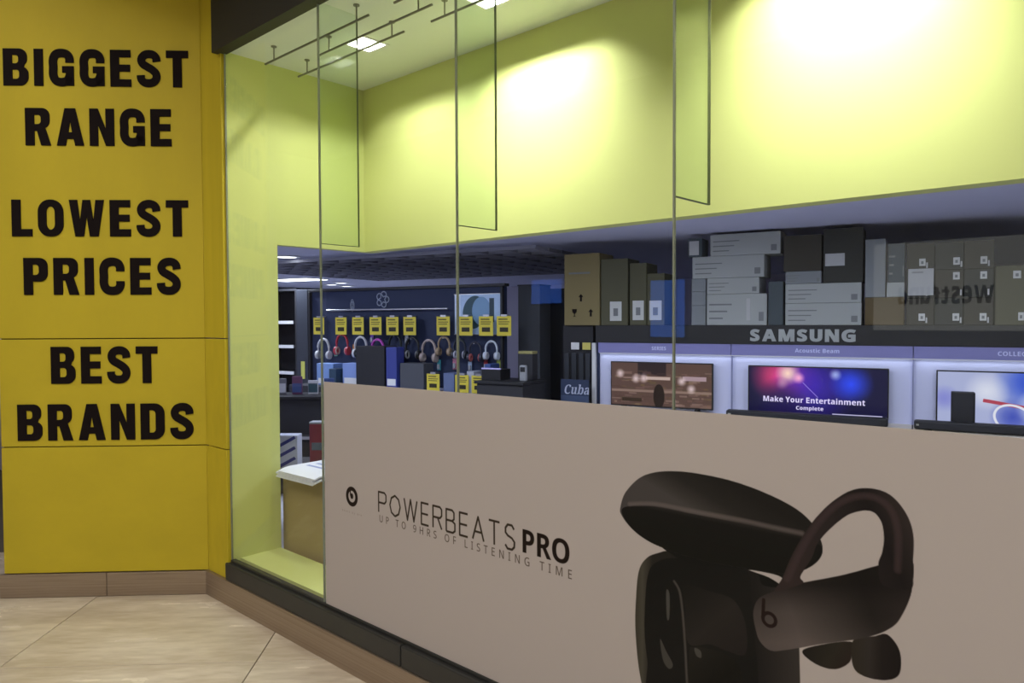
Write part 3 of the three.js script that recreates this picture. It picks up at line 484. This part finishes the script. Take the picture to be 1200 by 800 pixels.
// ---------- cartons stored on top of the television unit ----------
const TOP = 1.646;
const cartonMats = { white: std(lin(0.41, 0.43, 0.41), 0.8), grey: std(lin(0.24, 0.26, 0.27), 0.8), dark: std(lin(0.036, 0.037, 0.030), 0.8), brown: std(lin(0.046, 0.041, 0.029), 0.8), olive: std(lin(0.10, 0.096, 0.052), 0.8), slate: std(lin(0.07, 0.09, 0.10), 0.8), kraft: std(lin(0.25, 0.20, 0.085), 0.85), tan: std(lin(0.12, 0.085, 0.036), 0.85) };
const ink = std(lin(0.20, 0.21, 0.21), 0.7), tape = std(lin(0.30, 0.26, 0.15), 0.4), labelWhite = std(lin(0.62, 0.63, 0.60), 0.7), labelBig = std(lin(0.50, 0.51, 0.50), 0.7);
function carton(s0, s1, y0, y1, kind, label, { labels = [], print = false, depth = 0.38, n = 0.05, tapeOn = true, group } = {}) {
  const w = (s1 - s0 - 0.006) / 2, h = y1 - y0, t = thing('carton', label, 'carton', at((s0 + s1) / 2, y0, n), TURN, group);
  part('body', rspan(-w, w, 0.0005, h - 0.001, -depth, 0, 0.006), cartonMats[kind], t);
  if (tapeOn) part('tape', span(-w * 0.96, w * 0.96, h - 0.0012, h - 0.0002, -depth / 2 - 0.025, -depth / 2 + 0.025), tape, t);
  if (print) { part('print_block', span(w * 0.74, w * 0.90, h * 0.14, h * 0.42, -0.001, 0.0012), ink, t); for (let k = 0; k < 3; k++) part('print_line', span(-w * 0.92, -w * (0.45 - 0.15 * k), h * (0.2 + 0.22 * k), h * (0.25 + 0.22 * k), -0.001, 0.0012), ink, t); }
  for (const [a, b, c, d, big] of labels) { const L = part('label', span(a, b, c, d, -0.001, 0.003), big ? labelBig : labelWhite, t, null, 'white paper label'); if (!big) part('barcode', span(a + (b - a) * 0.3, b - (b - a) * 0.3, c + (d - c) * 0.25, d - (d - c) * 0.35, 0.003, 0.004), ink, L); }
  return t;
}
{
  const k = carton(-2.62, -2.18, TOP, 2.455, 'kraft', 'large brown kraft carton with black handling symbols', { depth: 0.42 });
  const arrow = new THREE.Shape(); [[-0.012, 0], [0.012, 0], [0.012, 0.05], [0.03, 0.05], [0, 0.085], [-0.03, 0.05], [-0.012, 0.05]].forEach(([a, b], i) => (i ? arrow.lineTo(a, b) : arrow.moveTo(a, b)));
  const ag = new THREE.ExtrudeGeometry(arrow, { depth: 0.002, bevelEnabled: false });
  part('arrow_mark', ag, M.blackLetter, k, [-0.01, 0.27, 0]); part('arrow_mark', ag, M.blackLetter, k, [0.11, 0.10, 0]);
  const glassG = new THREE.LatheGeometry([[0.001, 0.08], [0.03, 0.085], [0.026, 0.05], [0.005, 0.03], [0.005, 0.008], [0.022, 0]].map(([a, b]) => new THREE.Vector2(a, b)), 12); glassG.scale(1, 1, 0.05);
  part('fragile_mark', glassG, M.blackLetter, k, [-0.09, 0.10, 0.001]); part('print_band', span(-0.16, 0.10, 0.58, 0.60, -0.001, 0.001), ink, k);
}
carton(-2.17, -1.851, TOP, 2.379, 'olive', 'olive carton with a white label beside the kraft carton', { labels: [[-0.05, 0.085, 0.05, 0.262]] });
carton(-1.834, -1.64, TOP, 2.321, 'olive', 'narrow tall olive carton with a white label low down', { labels: [[-0.06, 0.065, 0.057, 0.268]] });
carton(-1.638, -1.441, TOP, 2.203, 'olive', 'shorter olive carton with a white label beside the open gap', { labels: [[-0.07, 0.065, 0.056, 0.265]] });
carton(-1.158, -1.004, TOP, 1.851, 'grey', 'small grey carton end, lowest of three beside the white stack', { print: false });
carton(-1.158, -1.004, 1.851, 1.995, 'grey', 'small grey carton end, middle of three beside the white stack');
carton(-1.158, -1.004, 1.995, 2.13, 'grey', 'small grey carton end, upper of three beside the white stack');
carton(-0.998, -0.399, TOP, 1.965, 'white', 'large white printed carton at the bottom of its stack', { print: true, labels: [[0.10, 0.14, 0.05, 0.27, 1]] });
carton(-0.998, -0.473, 1.965, 2.13, 'white', 'slim white printed carton second from the bottom of its stack', { print: true });
carton(-1.15, -0.426, 2.13, 2.355, 'white', 'wide white printed carton second from the top of its stack', { print: true });
carton(-0.965, -0.274, 2.355, 2.575, 'white', 'white printed carton topmost of its stack, shifted sideways', { print: true });
carton(-1.195, -1.044, 2.355, 2.55, 'slate', 'small dark carton with pale label atop the white stack', { labels: [[-0.06, 0.04, 0.02, 0.165, 1]], depth: 0.25 });
carton(-0.391, -0.247, TOP, 2.08, 'slate', 'narrow slate blue carton standing between the two white stacks');
carton(-0.232, 0.449, TOP, 1.86, 'white', 'long white printed carton lowest above the brand letters', { print: true });
carton(-0.232, 0.447, 1.86, 2.05, 'white', 'long white printed carton second above the brand letters', { print: true });
carton(-0.233, 0.10, 2.05, 2.17, 'grey', 'short grey carton lying on the long white cartons', { print: true });
carton(-0.25, 0.10, 2.17, 2.52, 'brown', 'dark brown carton on top of the short grey carton');
carton(0.11, 0.458, 2.05, 2.565, 'dark', 'tall dark carton with one big pale label, near the ceiling', { labels: [[-0.155, 0.015, 0.16, 0.277, 1]] });
carton(0.47, 0.80, TOP, 1.905, 'tan', 'tan cardboard carton under the thin grey cartons');
carton(0.47, 0.645, 1.905, 2.444, 'grey', 'tall thin grey carton standing on the tan carton', { print: false });
carton(0.65, 0.80, 1.905, 2.04, 'white', 'small white carton between the tan and blue grey cartons');
carton(0.66, 0.80, 2.04, 2.394, 'slate', 'blue grey carton standing on the small white carton', { print: true });
{
  const cs = [0.81, 1.032, 1.254, 1.477], ys = [TOP, 1.89, 2.14, 2.386];
  for (let r = 0; r < 3; r++) for (let c = 0; c < 3; c++) {
    const o = 0.02 * ((r * 3 + c * 2) % 3) - 0.02;
    carton(cs[c], cs[c + 1], ys[r], ys[r + 1], (r + c) % 2 ? 'dark' : 'brown', ['bottom', 'middle', 'top'][r] + ' row dark carton with small white label, ' + ['next to the grey cartons', 'in the central column', 'in the column beside the wide olive cartons'][c], { tapeOn: r === 2, group: 'dark labelled cartons', labels: [[o + 0.01, o + 0.06, 0.04 + 0.12 * (r % 2), 0.105 + 0.12 * (r % 2)], [o + 0.065, o + 0.078, 0.02, 0.07, 1]] });
  }
  const t = thing('paper_notice', 'white paper notice stuck on the dark cartons', 'notice', at(0.925, 1.915, 0.056), TURN); part('sheet', span(-0.10, 0.10, 0, 0.24, -0.001, 0.001), labelBig, t); part('heading', span(-0.07, 0.02, 0.20, 0.215, 0.001, 0.0018), std(lin(0.3, 0.31, 0.3), 0.7), t);
  carton(1.484, 1.70, TOP, 2.16, 'olive', 'dark olive carton to the side of the labelled dark cartons', { labels: [[0.02, 0.075, 0.40, 0.465], [0.06, 0.10, 0.04, 0.11]] });
  carton(1.702, 1.95, TOP, 2.16, 'olive', 'dark olive carton furthest along the row of cartons', { labels: [[-0.06, -0.005, 0.06, 0.125]] });
}

// ---------- headphone rack ----------
const RN = 0.27;
{
  const t = thing('accessory_rack', 'black accessory wall rack with a chrome rail and hooks', 'rack', at(-4.81, FLOOR, RN), TURN);
  part('back_board', span(-1.53, 1.53, 0, 2.11, -0.06, 0), M.navy, t); part('top_cap', rspan(-1.55, 1.55, 2.09, 2.125, -0.08, 0.03, 0.005), M.black, t);
  const c = thing('rack_counter', 'low black counter along the foot of the accessory rack', 'counter', at(-4.81, FLOOR, RN), TURN);
  part('body', rspan(-1.49, 1.49, 0, 0.86, 0.001, 0.45, 0.006), M.softBlack, c);
  part('rail', cylAlong('x', 0.012, 1.95), M.steel, t, [-0.2, 1.84, 0.06], 'chrome rail');
  part('counter_edge', rspan(0.15, 0.80, 0.861, 0.875, 0.051, 0.46, 0.004), M.bayPanel, c);
  for (const x of [-1.53, 1.50]) part('upright', rspan(x, x + 0.03, 0, 2.09, 0, 0.05, 0.003), M.black, t);
  // white line drawing on the upper board
  part('sketch_decal', (() => { const g = new THREE.TorusKnotGeometry(0.07, 0.008, 60, 5, 2, 5); g.scale(1, 1, 0.1); return g; })(), std(lin(0.3, 0.34, 0.42), 0.6), t, [-0.27, 1.97, 0.004]);
  part('sketch_decal', (() => { const g = new THREE.TorusKnotGeometry(0.04, 0.006, 40, 5, 3, 4); g.scale(0.6, 1.3, 0.1); return g; })(), std(lin(0.3, 0.34, 0.42), 0.6), t, [-0.78, 1.90, 0.004]);
}
{ // poster with two dark silhouettes
  const t = thing('wall_poster', 'pale blue poster with a dark headphone silhouette on the rack', 'poster', at(-3.64, 1.545, RN + 0.006), TURN);
  const tx = canvasTexture(256, 192, (g, w, h) => { g.fillStyle = '#b9d3f2'; g.fillRect(0, 0, w, h); g.fillStyle = '#31525e'; g.beginPath(); g.ellipse(w * 0.42, h * 0.45, w * 0.24, h * 0.42, 0.2, 0, 7); g.fill(); g.fillStyle = '#7fa5c9'; g.beginPath(); g.ellipse(w * 0.58, h * 0.42, w * 0.2, h * 0.36, 0, 0, 7); g.fill(); g.fillStyle = '#2c4450'; g.fillRect(w * 0.75, h * 0.1, w * 0.1, h * 0.6); g.fillStyle = '#d8e8ff'; g.fillRect(0, 0, w * 0.13, h); });
  const g = span(-0.325, 0.325, 0, 0.47, 0, 0.006); fitFront(g, -0.325, 0.325, 0, 0.47); part('print', g, std(0xffffff, 0.5, { map: tx }), t); part('frame', mergeGeometries([span(-0.333, 0.333, -0.008, 0, 0, 0.012), span(-0.333, 0.333, 0.47, 0.478, 0, 0.012)]), M.steel, t);
}
const cardTex = canvasTexture(96, 112, (g, w, h) => { g.fillStyle = '#d8c640'; g.fillRect(0, 0, w, h); g.fillStyle = '#5a5220'; g.fillRect(12, 14, 60, 7); g.fillRect(12, 30, 72, 5); g.fillRect(12, 42, 66, 5); g.fillStyle = '#2a2408'; g.fillRect(20, 64, 56, 26); });
const cardMat = std(0xffffff, 0.6, { map: cardTex });
function priceCard(s, y, n, w, h, label, group) { const t = thing('price_card', label, 'price card', at(s, y, n), TURN, group); const g = span(-w / 2, w / 2, 0, h, -0.002, 0.002); fitFront(g, -w / 2, w / 2, 0, h); part('card', g, cardMat, t); part('clip', span(-w * 0.2, w * 0.2, h - 0.004, h + 0.02, -0.004, 0.004), M.steel, t); part('peg', cylAlong('z', 0.005, 0.13), M.steel, t, [0, h + 0.012, -0.067]); return t; }
function headphones(s, y, col, pad, label, sc = 1, kind = 0) {
  const t = thing('headphones', label, 'headphones', at(s, y, RN + 0.085), TURN, 'headphones hanging on the rack'); const cm = std(col, 0.45), pm = std(pad, 0.8), R = 0.085 * sc;
  const arc = new THREE.TorusGeometry(R, 0.011 * sc, 8, 28, Math.PI); arc.scale(1, 1.25, 1.6); part('headband', arc, cm, t, [0, 0, 0]);
  for (const d of [-1, 1]) {
    part('slider', rspan(-0.007, 0.007, -0.06 * sc, 0.01, -0.01, 0.01, 0.004), cm, t, [d * R, 0, 0]);
    const cup = cylAlong('x', 0.042 * sc, 0.032, 20); cup.scale(1, 1.2, 1); const c = part('ear_cup', cup, cm, t, [d * (R + 0.004), -0.085 * sc, 0]);
    const p = new THREE.TorusGeometry(0.030 * sc, 0.012, 8, 20); p.rotateY(Math.PI / 2); p.scale(1, 1.2, 1); part('ear_cushion', p, pm, c, [-d * 0.022, 0, 0]);
  }
  part('hook', cylAlong('z', 0.005, 0.11), M.steel, t, [0, R * 1.25 - 0.016, -0.02]);
  return t;
}
const cols = [
  [-6.03, lin(0.55, 0.55, 0.56), lin(0.3, 0.3, 0.3), 'pale grey headphones at the edge of the rack'],
  [-5.70, lin(0.45, 0.03, 0.05), lin(0.5, 0.3, 0.25), 'red headphones hanging on the rack'],
  [-5.38, lin(0.60, 0.60, 0.62), lin(0.05, 0.05, 0.05), 'white headphones with black cushions hanging on the rack'],
  [-5.10, lin(0.55, 0.08, 0.50), lin(0.5, 0.3, 0.5), 'magenta headphones hanging over the black box'],
  [-4.82, lin(0.015, 0.02, 0.016), lin(0.1, 0.2, 0.1), 'black headphones with greenish cushions over the black box'],
  [-4.55, lin(0.02, 0.02, 0.02), lin(0.3, 0.3, 0.3), 'black headphones with grey cushions over the navy box'],
  [-4.30, lin(0.45, 0.36, 0.33), lin(0.35, 0.3, 0.28), 'dusty pink headphones hanging on the rack'],
  [-4.075, lin(0.34, 0.25, 0.16), lin(0.2, 0.14, 0.09), 'bronze headphones hanging on the rack'],
  [-3.85, lin(0.02, 0.025, 0.035), lin(0.5, 0.5, 0.6), 'black headphones with pale cushions under the poster'],
  [-3.63, lin(0.03, 0.03, 0.05), lin(0.4, 0.1, 0.1), 'dark headphones with red cushions under the poster'],
];
cols.forEach(([s, a, b, label], i) => headphones(s, 1.35 + 0.03 * ((i * 2) % 3), a, b, label, s > -4.1 ? 0.95 : 1.12));
headphones(-3.41, 1.37, lin(0.6, 0.66, 0.75), lin(0.5, 0.5, 0.55), 'pale blue white headphones by the rack upright', 0.9);
[[-6.06, 'the pale grey'], [-5.67, 'the red'], [-5.38, 'the white'], [-5.09, 'the magenta'], [-4.82, 'the greenish black'], [-4.55, 'the grey cushioned black'], [-4.05, 'the bronze'], [-3.73, 'the pale cushioned black'], [-3.45, 'the red cushioned dark']].forEach(([s, w]) => priceCard(s, 1.53, RN + 0.135, 0.19, 0.225, 'yellow price card hanging above ' + w + ' headphones', 'upper price cards on the rack'));
priceCard(-3.21, 1.53, RN + 0.135, 0.19, 0.225, 'yellow price card nearest the dark column', 'upper price cards on the rack');
[[-4.0, 'beside the dark grey box'], [-3.60, 'between the slate and pale boxes'], [-3.38, 'beside the slim blue box']].forEach(([s, w]) => priceCard(s, 0.889, RN + 0.42, 0.18, 0.20, 'low yellow price card on the rack counter ' + w, 'lower price cards on the rack'));
// goods standing on the rack counter
function goods(s0, s1, y0, y1, mat, label, cat = 'box', depth = 0.2, n = RN + 0.4, band) { const w = (s1 - s0) / 2, t = thing('product_box', label, cat, at((s0 + s1) / 2, y0, n), TURN); part('body', rspan(-w, w, 0, y1 - y0, -depth, 0, 0.006), mat, t); if (band) part('label', span(-w * 0.8, w * 0.8, band[0], band[1], -0.001, 0.0015), band[2], t); return t; }
const CT = 0.875;
goods(-5.947, -5.66, CT, 1.156, std(lin(0.20, 0.32, 0.62), 0.6), 'light blue product box on the rack counter', 'box', 0.2, RN + 0.3, [0.02, 0.09, M.white]);
goods(-5.50, -5.23, CT, 1.168, std(lin(0.24, 0.34, 0.68), 0.6), 'blue product box with white band beside the black box', 'box', 0.2, RN + 0.3, [0.03, 0.11, M.white]);
goods(-5.64, -5.52, CT, 1.10, std(lin(0.02, 0.05, 0.09), 0.6), 'narrow dark teal box between the blue boxes');
goods(-5.17, -4.72, CT, 1.395, M.black, 'large black box under the magenta headphones', 'box', 0.25, RN + 0.42);
goods(-4.693, -4.535, CT + 0.012, 1.389, std(lin(0.035, 0.05, 0.26), 0.6), 'tall navy box with a white label at its foot', 'box', 0.15, RN + 0.42, [0.04, 0.12, M.white]);
goods(-4.50, -4.15, CT + 0.012, 1.20, std(lin(0.07, 0.075, 0.09), 0.6), 'dark grey box on the pale counter edge');
goods(-3.87, -3.72, CT, 1.10, std(lin(0.12, 0.16, 0.3), 0.6), 'slate blue box between the low price cards');
goods(-3.55, -3.45, CT, 1.13, std(lin(0.4, 0.42, 0.5), 0.6), 'pale slim box between the low price cards');
goods(-3.31, -3.235, CT, 1.22, std(lin(0.04, 0.08, 0.26), 0.6), 'slim blue box at the rack end');

// ---------- dark column and bay between the rack and the televisions ----------
struct('wall_partition', span(-0.36, 0.36, FLOOR, 2.10, -0.03, 0.03), M.darkWall, at(-2.95, 0, -0.6), 'dark partition board behind the display column').rotation.y = TURN;
{ const t = thing('display_column', 'dark grey square display column between the rack and the cartons', 'column', at(-3.08, FLOOR, -0.1), TURN); part('shaft', rspan(-0.145, 0.145, 0.08, 2.10, -0.145, 0.145, 0.01), std(lin(0.045, 0.05, 0.06), 0.8), t); part('base', rspan(-0.16, 0.16, 0, 0.08, -0.16, 0.16, 0.006), M.black, t); part('cap', rspan(-0.15, 0.15, 2.10, 2.115, -0.15, 0.15, 0.004), M.black, t); }
{
  const t = thing('dark_bay_cabinet', 'dark cabinet with hanging cables beside the white end post', 'cabinet', at(-2.47, FLOOR, 0), TURN);
  part('body', span(-0.185, 0.185, 0, TOP - FLOOR, -0.45, 0), M.softBlack, t);
  part('shelf', rspan(-0.185, 0.185, 0.70, 0.73, 0, 0.3, 0.004), M.softBlack, t);
  for (const x of [-0.13, -0.04, 0.05, 0.13]) part('cable_pack', rspan(x - 0.03, x + 0.03, 1.0, 1.32, 0.005, 0.03, 0.01), std(lin(0.03, 0.035, 0.045), 0.5), t);
  for (const [x, m] of [[-0.02, M.white], [0.12, std(lin(0.7, 0.62, 0.15), 0.6)]]) part('shelf_ticket', span(x - 0.05, x + 0.05, 1.36, 1.44, 0.03, 0.034), m, t);
  const c = thing('script_sign', 'blue grey card with white handwriting script low beside the post', 'sign', at(-2.42, 0.7445, 0.2), TURN);
  const tx = canvasTexture(256, 192, (g, w, h) => { g.fillStyle = '#33405e'; g.fillRect(0, 0, w, h); g.fillStyle = '#4d5c7d'; g.fillRect(0, h * 0.6, w, h * 0.4); g.fillStyle = '#c5cbe0'; g.font = 'italic bold 92px serif'; g.fillText('Cuba', 24, 104); });
  const g = span(-0.17, 0.17, 0, 0.30, 0, 0.006); fitFront(g, -0.17, 0.17, 0, 0.30); part('card', g, std(0xffffff, 0.6, { map: tx }), c); part('stand', span(-0.05, 0.05, 0, 0.02, -0.05, 0), M.black, c);
}
{
  const t = thing('service_counter', 'low dark counter with a glowing violet edge beside the column', 'counter', at(-2.93, FLOOR, 0.75), TURN);
  part('body', rspan(-0.28, 0.28, 0, 1.02, -0.25, 0.25, 0.01), M.softBlack, t); part('top', rspan(-0.30, 0.30, 1.02, 1.05, -0.27, 0.27, 0.005), M.black, t);
  part('edge_strip', rspan(-0.30, -0.06, 1.165, 1.18, 0.10, 0.12, 0.004), std(lin(0.6, 0.55, 0.95), 0.5), t); part('riser', rspan(-0.30, -0.06, 1.05, 1.165, -0.1, 0.12, 0.005), M.black, t);
  const b = thing('product_box', 'olive topped box behind the dark counter edge', 'box', at(-2.86, 1.062, 0.62), TURN); part('body', rspan(-0.02, 0.16, 0, 0.28, -0.06, 0.06, 0.006), M.softBlack, b); part('lid', rspan(-0.02, 0.16, 0.28, 0.31, -0.06, 0.06, 0.006), std(lin(0.3, 0.27, 0.1), 0.7), b);
  const d = thing('card_terminal', 'pale grey upright payment terminal on the dark counter', 'terminal', at(-2.72, 1.062, 0.85), TURN); part('body', rspan(-0.04, 0.04, 0, 0.17, -0.025, 0.02, 0.012), std(lin(0.3, 0.31, 0.33), 0.5), d); part('screen', span(-0.028, 0.028, 0.10, 0.15, 0.02, 0.022), M.black, d);
}

// ---------- black shelving seen past the yellow side wall ----------
{
  const t = thing('black_shelving', 'tall black shelving with white shelf edges past the side wall', 'shelving', at(-7.0, FLOOR, 0.16), TURN);
  part('back', span(-0.45, 0.38, 0, 2.12, -0.4, -0.36), M.softBlack, t); for (const x of [-0.45, 0.35]) part('side', span(x, x + 0.03, 0, 2.12, -0.36, 0.1), M.softBlack, t);
  part('top', span(-0.45, 0.38, 2.12, 2.15, -0.4, 0.1), M.softBlack, t);
  for (const y of [0.25, 0.62, 0.98, 1.35, 1.69]) { const s = part('shelf', span(-0.42, 0.35, y - 0.02, y, -0.36, 0.08), M.softBlack, t); part('edge_strip', span(-0.42, 0.30, y - 0.032, y + 0.012, 0.08, 0.088), M.white, s); }
  const u = thing('side_display_post', 'dark display post with narrow yellow tickets beside the shelving', 'display post', at(-6.50, FLOOR, 0.28), TURN);
  part('post', rspan(-0.10, 0.11, 0, 2.13, -0.11, 0.0, 0.006), std(lin(0.03, 0.035, 0.05), 0.7), u); for (const y of [0.9, 0.58]) part('ticket', span(-0.02, 0.05, y, y + 0.24, 0, 0.004), std(lin(0.62, 0.62, 0.12), 0.6), u);
}
{ // goods on a low table just inside the opening
  const t = thing('low_table', 'low black table inside the opening by the cardboard bin', 'table', [-5.15, FLOOR, -1.1], 0.73);
  part('top', rspan(-0.5, 0.5, 0.50, 0.54, -0.3, 0.3, 0.006), M.softBlack, t); for (const [x, z] of [[-0.46, -0.26], [0.46, -0.26], [-0.46, 0.26], [0.46, 0.26]]) part('leg', cylAlong('y', 0.02, 0.5), M.black, t, [x, 0.25, z]);
  const a = thing('striped_box', 'white box with slanting blue stripes on the low table', 'box', [-5.04, 0.553, -0.93], 0.73);
  part('body', rspan(-0.10, 0.07, 0, 0.27, -0.06, 0.06, 0.006), std(lin(0.5, 0.53, 0.66), 0.6), a); for (let k = 0; k < 3; k++) { const s = part('stripe', span(-0.075, 0.075, -0.012, 0.012, 0, 0.002), std(lin(0.03, 0.04, 0.22), 0.6), a, [-0.015, 0.06 + k * 0.08, 0.06]); s.rotation.z = 0.5; }
  const c = thing('red_box', 'red and grey product box on the low table', 'box', [-5.07, 0.553, -1.15], 0.73);
  part('body', rspan(-0.02, 0.13, 0, 0.33, -0.05, 0.05, 0.01), std(lin(0.26, 0.045, 0.06), 0.6), c); part('label', span(0.0, 0.11, 0.12, 0.18, 0.05, 0.052), std(lin(0.12, 0.16, 0.2), 0.6), c); part('lid', rspan(-0.02, 0.13, 0.33, 0.345, -0.05, 0.05, 0.004), std(lin(0.4, 0.42, 0.46), 0.5), c);
  const d = thing('white_bottle', 'small white bottle beside the red box', 'bottle', [-4.885, 0.553, -1.17], 0);
  part('body', new THREE.LatheGeometry([[0, 0], [0.045, 0], [0.047, 0.13], [0.03, 0.17], [0.018, 0.19], [0, 0.19]].map(([r, y]) => new THREE.Vector2(r, y)), 20), std(lin(0.55, 0.5, 0.58), 0.5), d); part('cap', cylAlong('y', 0.019, 0.03, 16), std(lin(0.4, 0.15, 0.18), 0.5), d, [0, 0.2, 0]);
}

// dark gondola behind the low table
{
  const t = thing('dark_gondola', 'low dark gondola with pale shelf edges behind the red box', 'gondola', [-6.45, FLOOR, -1.82], 0.73);
  part('body', rspan(-0.6, 0.6, 0, 0.93, -0.2, 0.16, 0.008), M.softBlack, t); part('cap', rspan(-0.62, 0.62, 0.93, 0.96, -0.22, 0.2, 0.006), M.black, t);
  for (const y of [0.28, 0.58]) { const s = part('shelf', span(-0.6, 0.6, y - 0.015, y, 0.16, 0.34), M.softBlack, t); part('edge_strip', span(-0.6, 0.6, y - 0.02, y + 0.008, 0.34, 0.345), M.steel, s); }
  const names = ['teal', 'grey', 'plum', 'white', 'blue'], cs = [lin(0.03, 0.07, 0.09), lin(0.12, 0.12, 0.14), lin(0.10, 0.03, 0.08), lin(0.45, 0.45, 0.5), lin(0.04, 0.07, 0.2)];
  names.forEach((nm, i) => { const b = thing('game_case', 'slim ' + nm + ' case standing on the low dark gondola', 'case', [-6.45 + (-0.30 + i * 0.16) * 0.745, 0.9735, -1.82 - (-0.30 + i * 0.16) * 0.667], 0.73, 'cases on the dark gondola'); part('case', rspan(-0.05, 0.05, 0, 0.14 + 0.02 * (i % 3), -0.012, 0.012, 0.004), std(cs[i], 0.4), b); part('sleeve', span(-0.046, 0.046, 0.02, 0.11, 0.012, 0.0135), std(cs[(i + 2) % 5], 0.5), b); });
}
// small blister packs hung between the headphones
{
  const names = ['mint green', 'orange', 'silver', 'violet', 'white', 'turquoise', 'pink', 'pale blue', 'red', 'lime'], cs = [lin(0.2, 0.45, 0.32), lin(0.5, 0.2, 0.05), lin(0.45, 0.46, 0.48), lin(0.2, 0.08, 0.4), lin(0.6, 0.6, 0.63), lin(0.06, 0.36, 0.42), lin(0.55, 0.2, 0.3), lin(0.36, 0.48, 0.66), lin(0.4, 0.04, 0.05), lin(0.35, 0.42, 0.06)];
  const ss = [-5.86, -5.54, -4.68, -5.24, -4.415, -4.19, -3.96, -3.74, -3.52, -3.345], ys = [1.24, 1.27, 1.42, 1.42, 1.06, 1.10, 1.12, 1.10, 1.12, 1.12];
  names.forEach((nm, i) => {
    const t = thing('blister_pack', nm + ' blister pack hung between headphones on the rack', 'pack', at(ss[i], ys[i], RN + 0.03), TURN, 'blister packs on the rack');
    part('card', span(-0.026, 0.026, 0, 0.13, -0.002, 0.001), std(cs[i], 0.6), t); part('bubble', rspan(-0.018, 0.018, 0.012, 0.075, 0.001, 0.02, 0.008), std(lin(0.35, 0.36, 0.4), 0.25), t); part('hook', cylAlong('z', 0.004, 0.032), M.steel, t, [0, 0.115, -0.0125]);
  });
}

renderer.render(scene, camera);
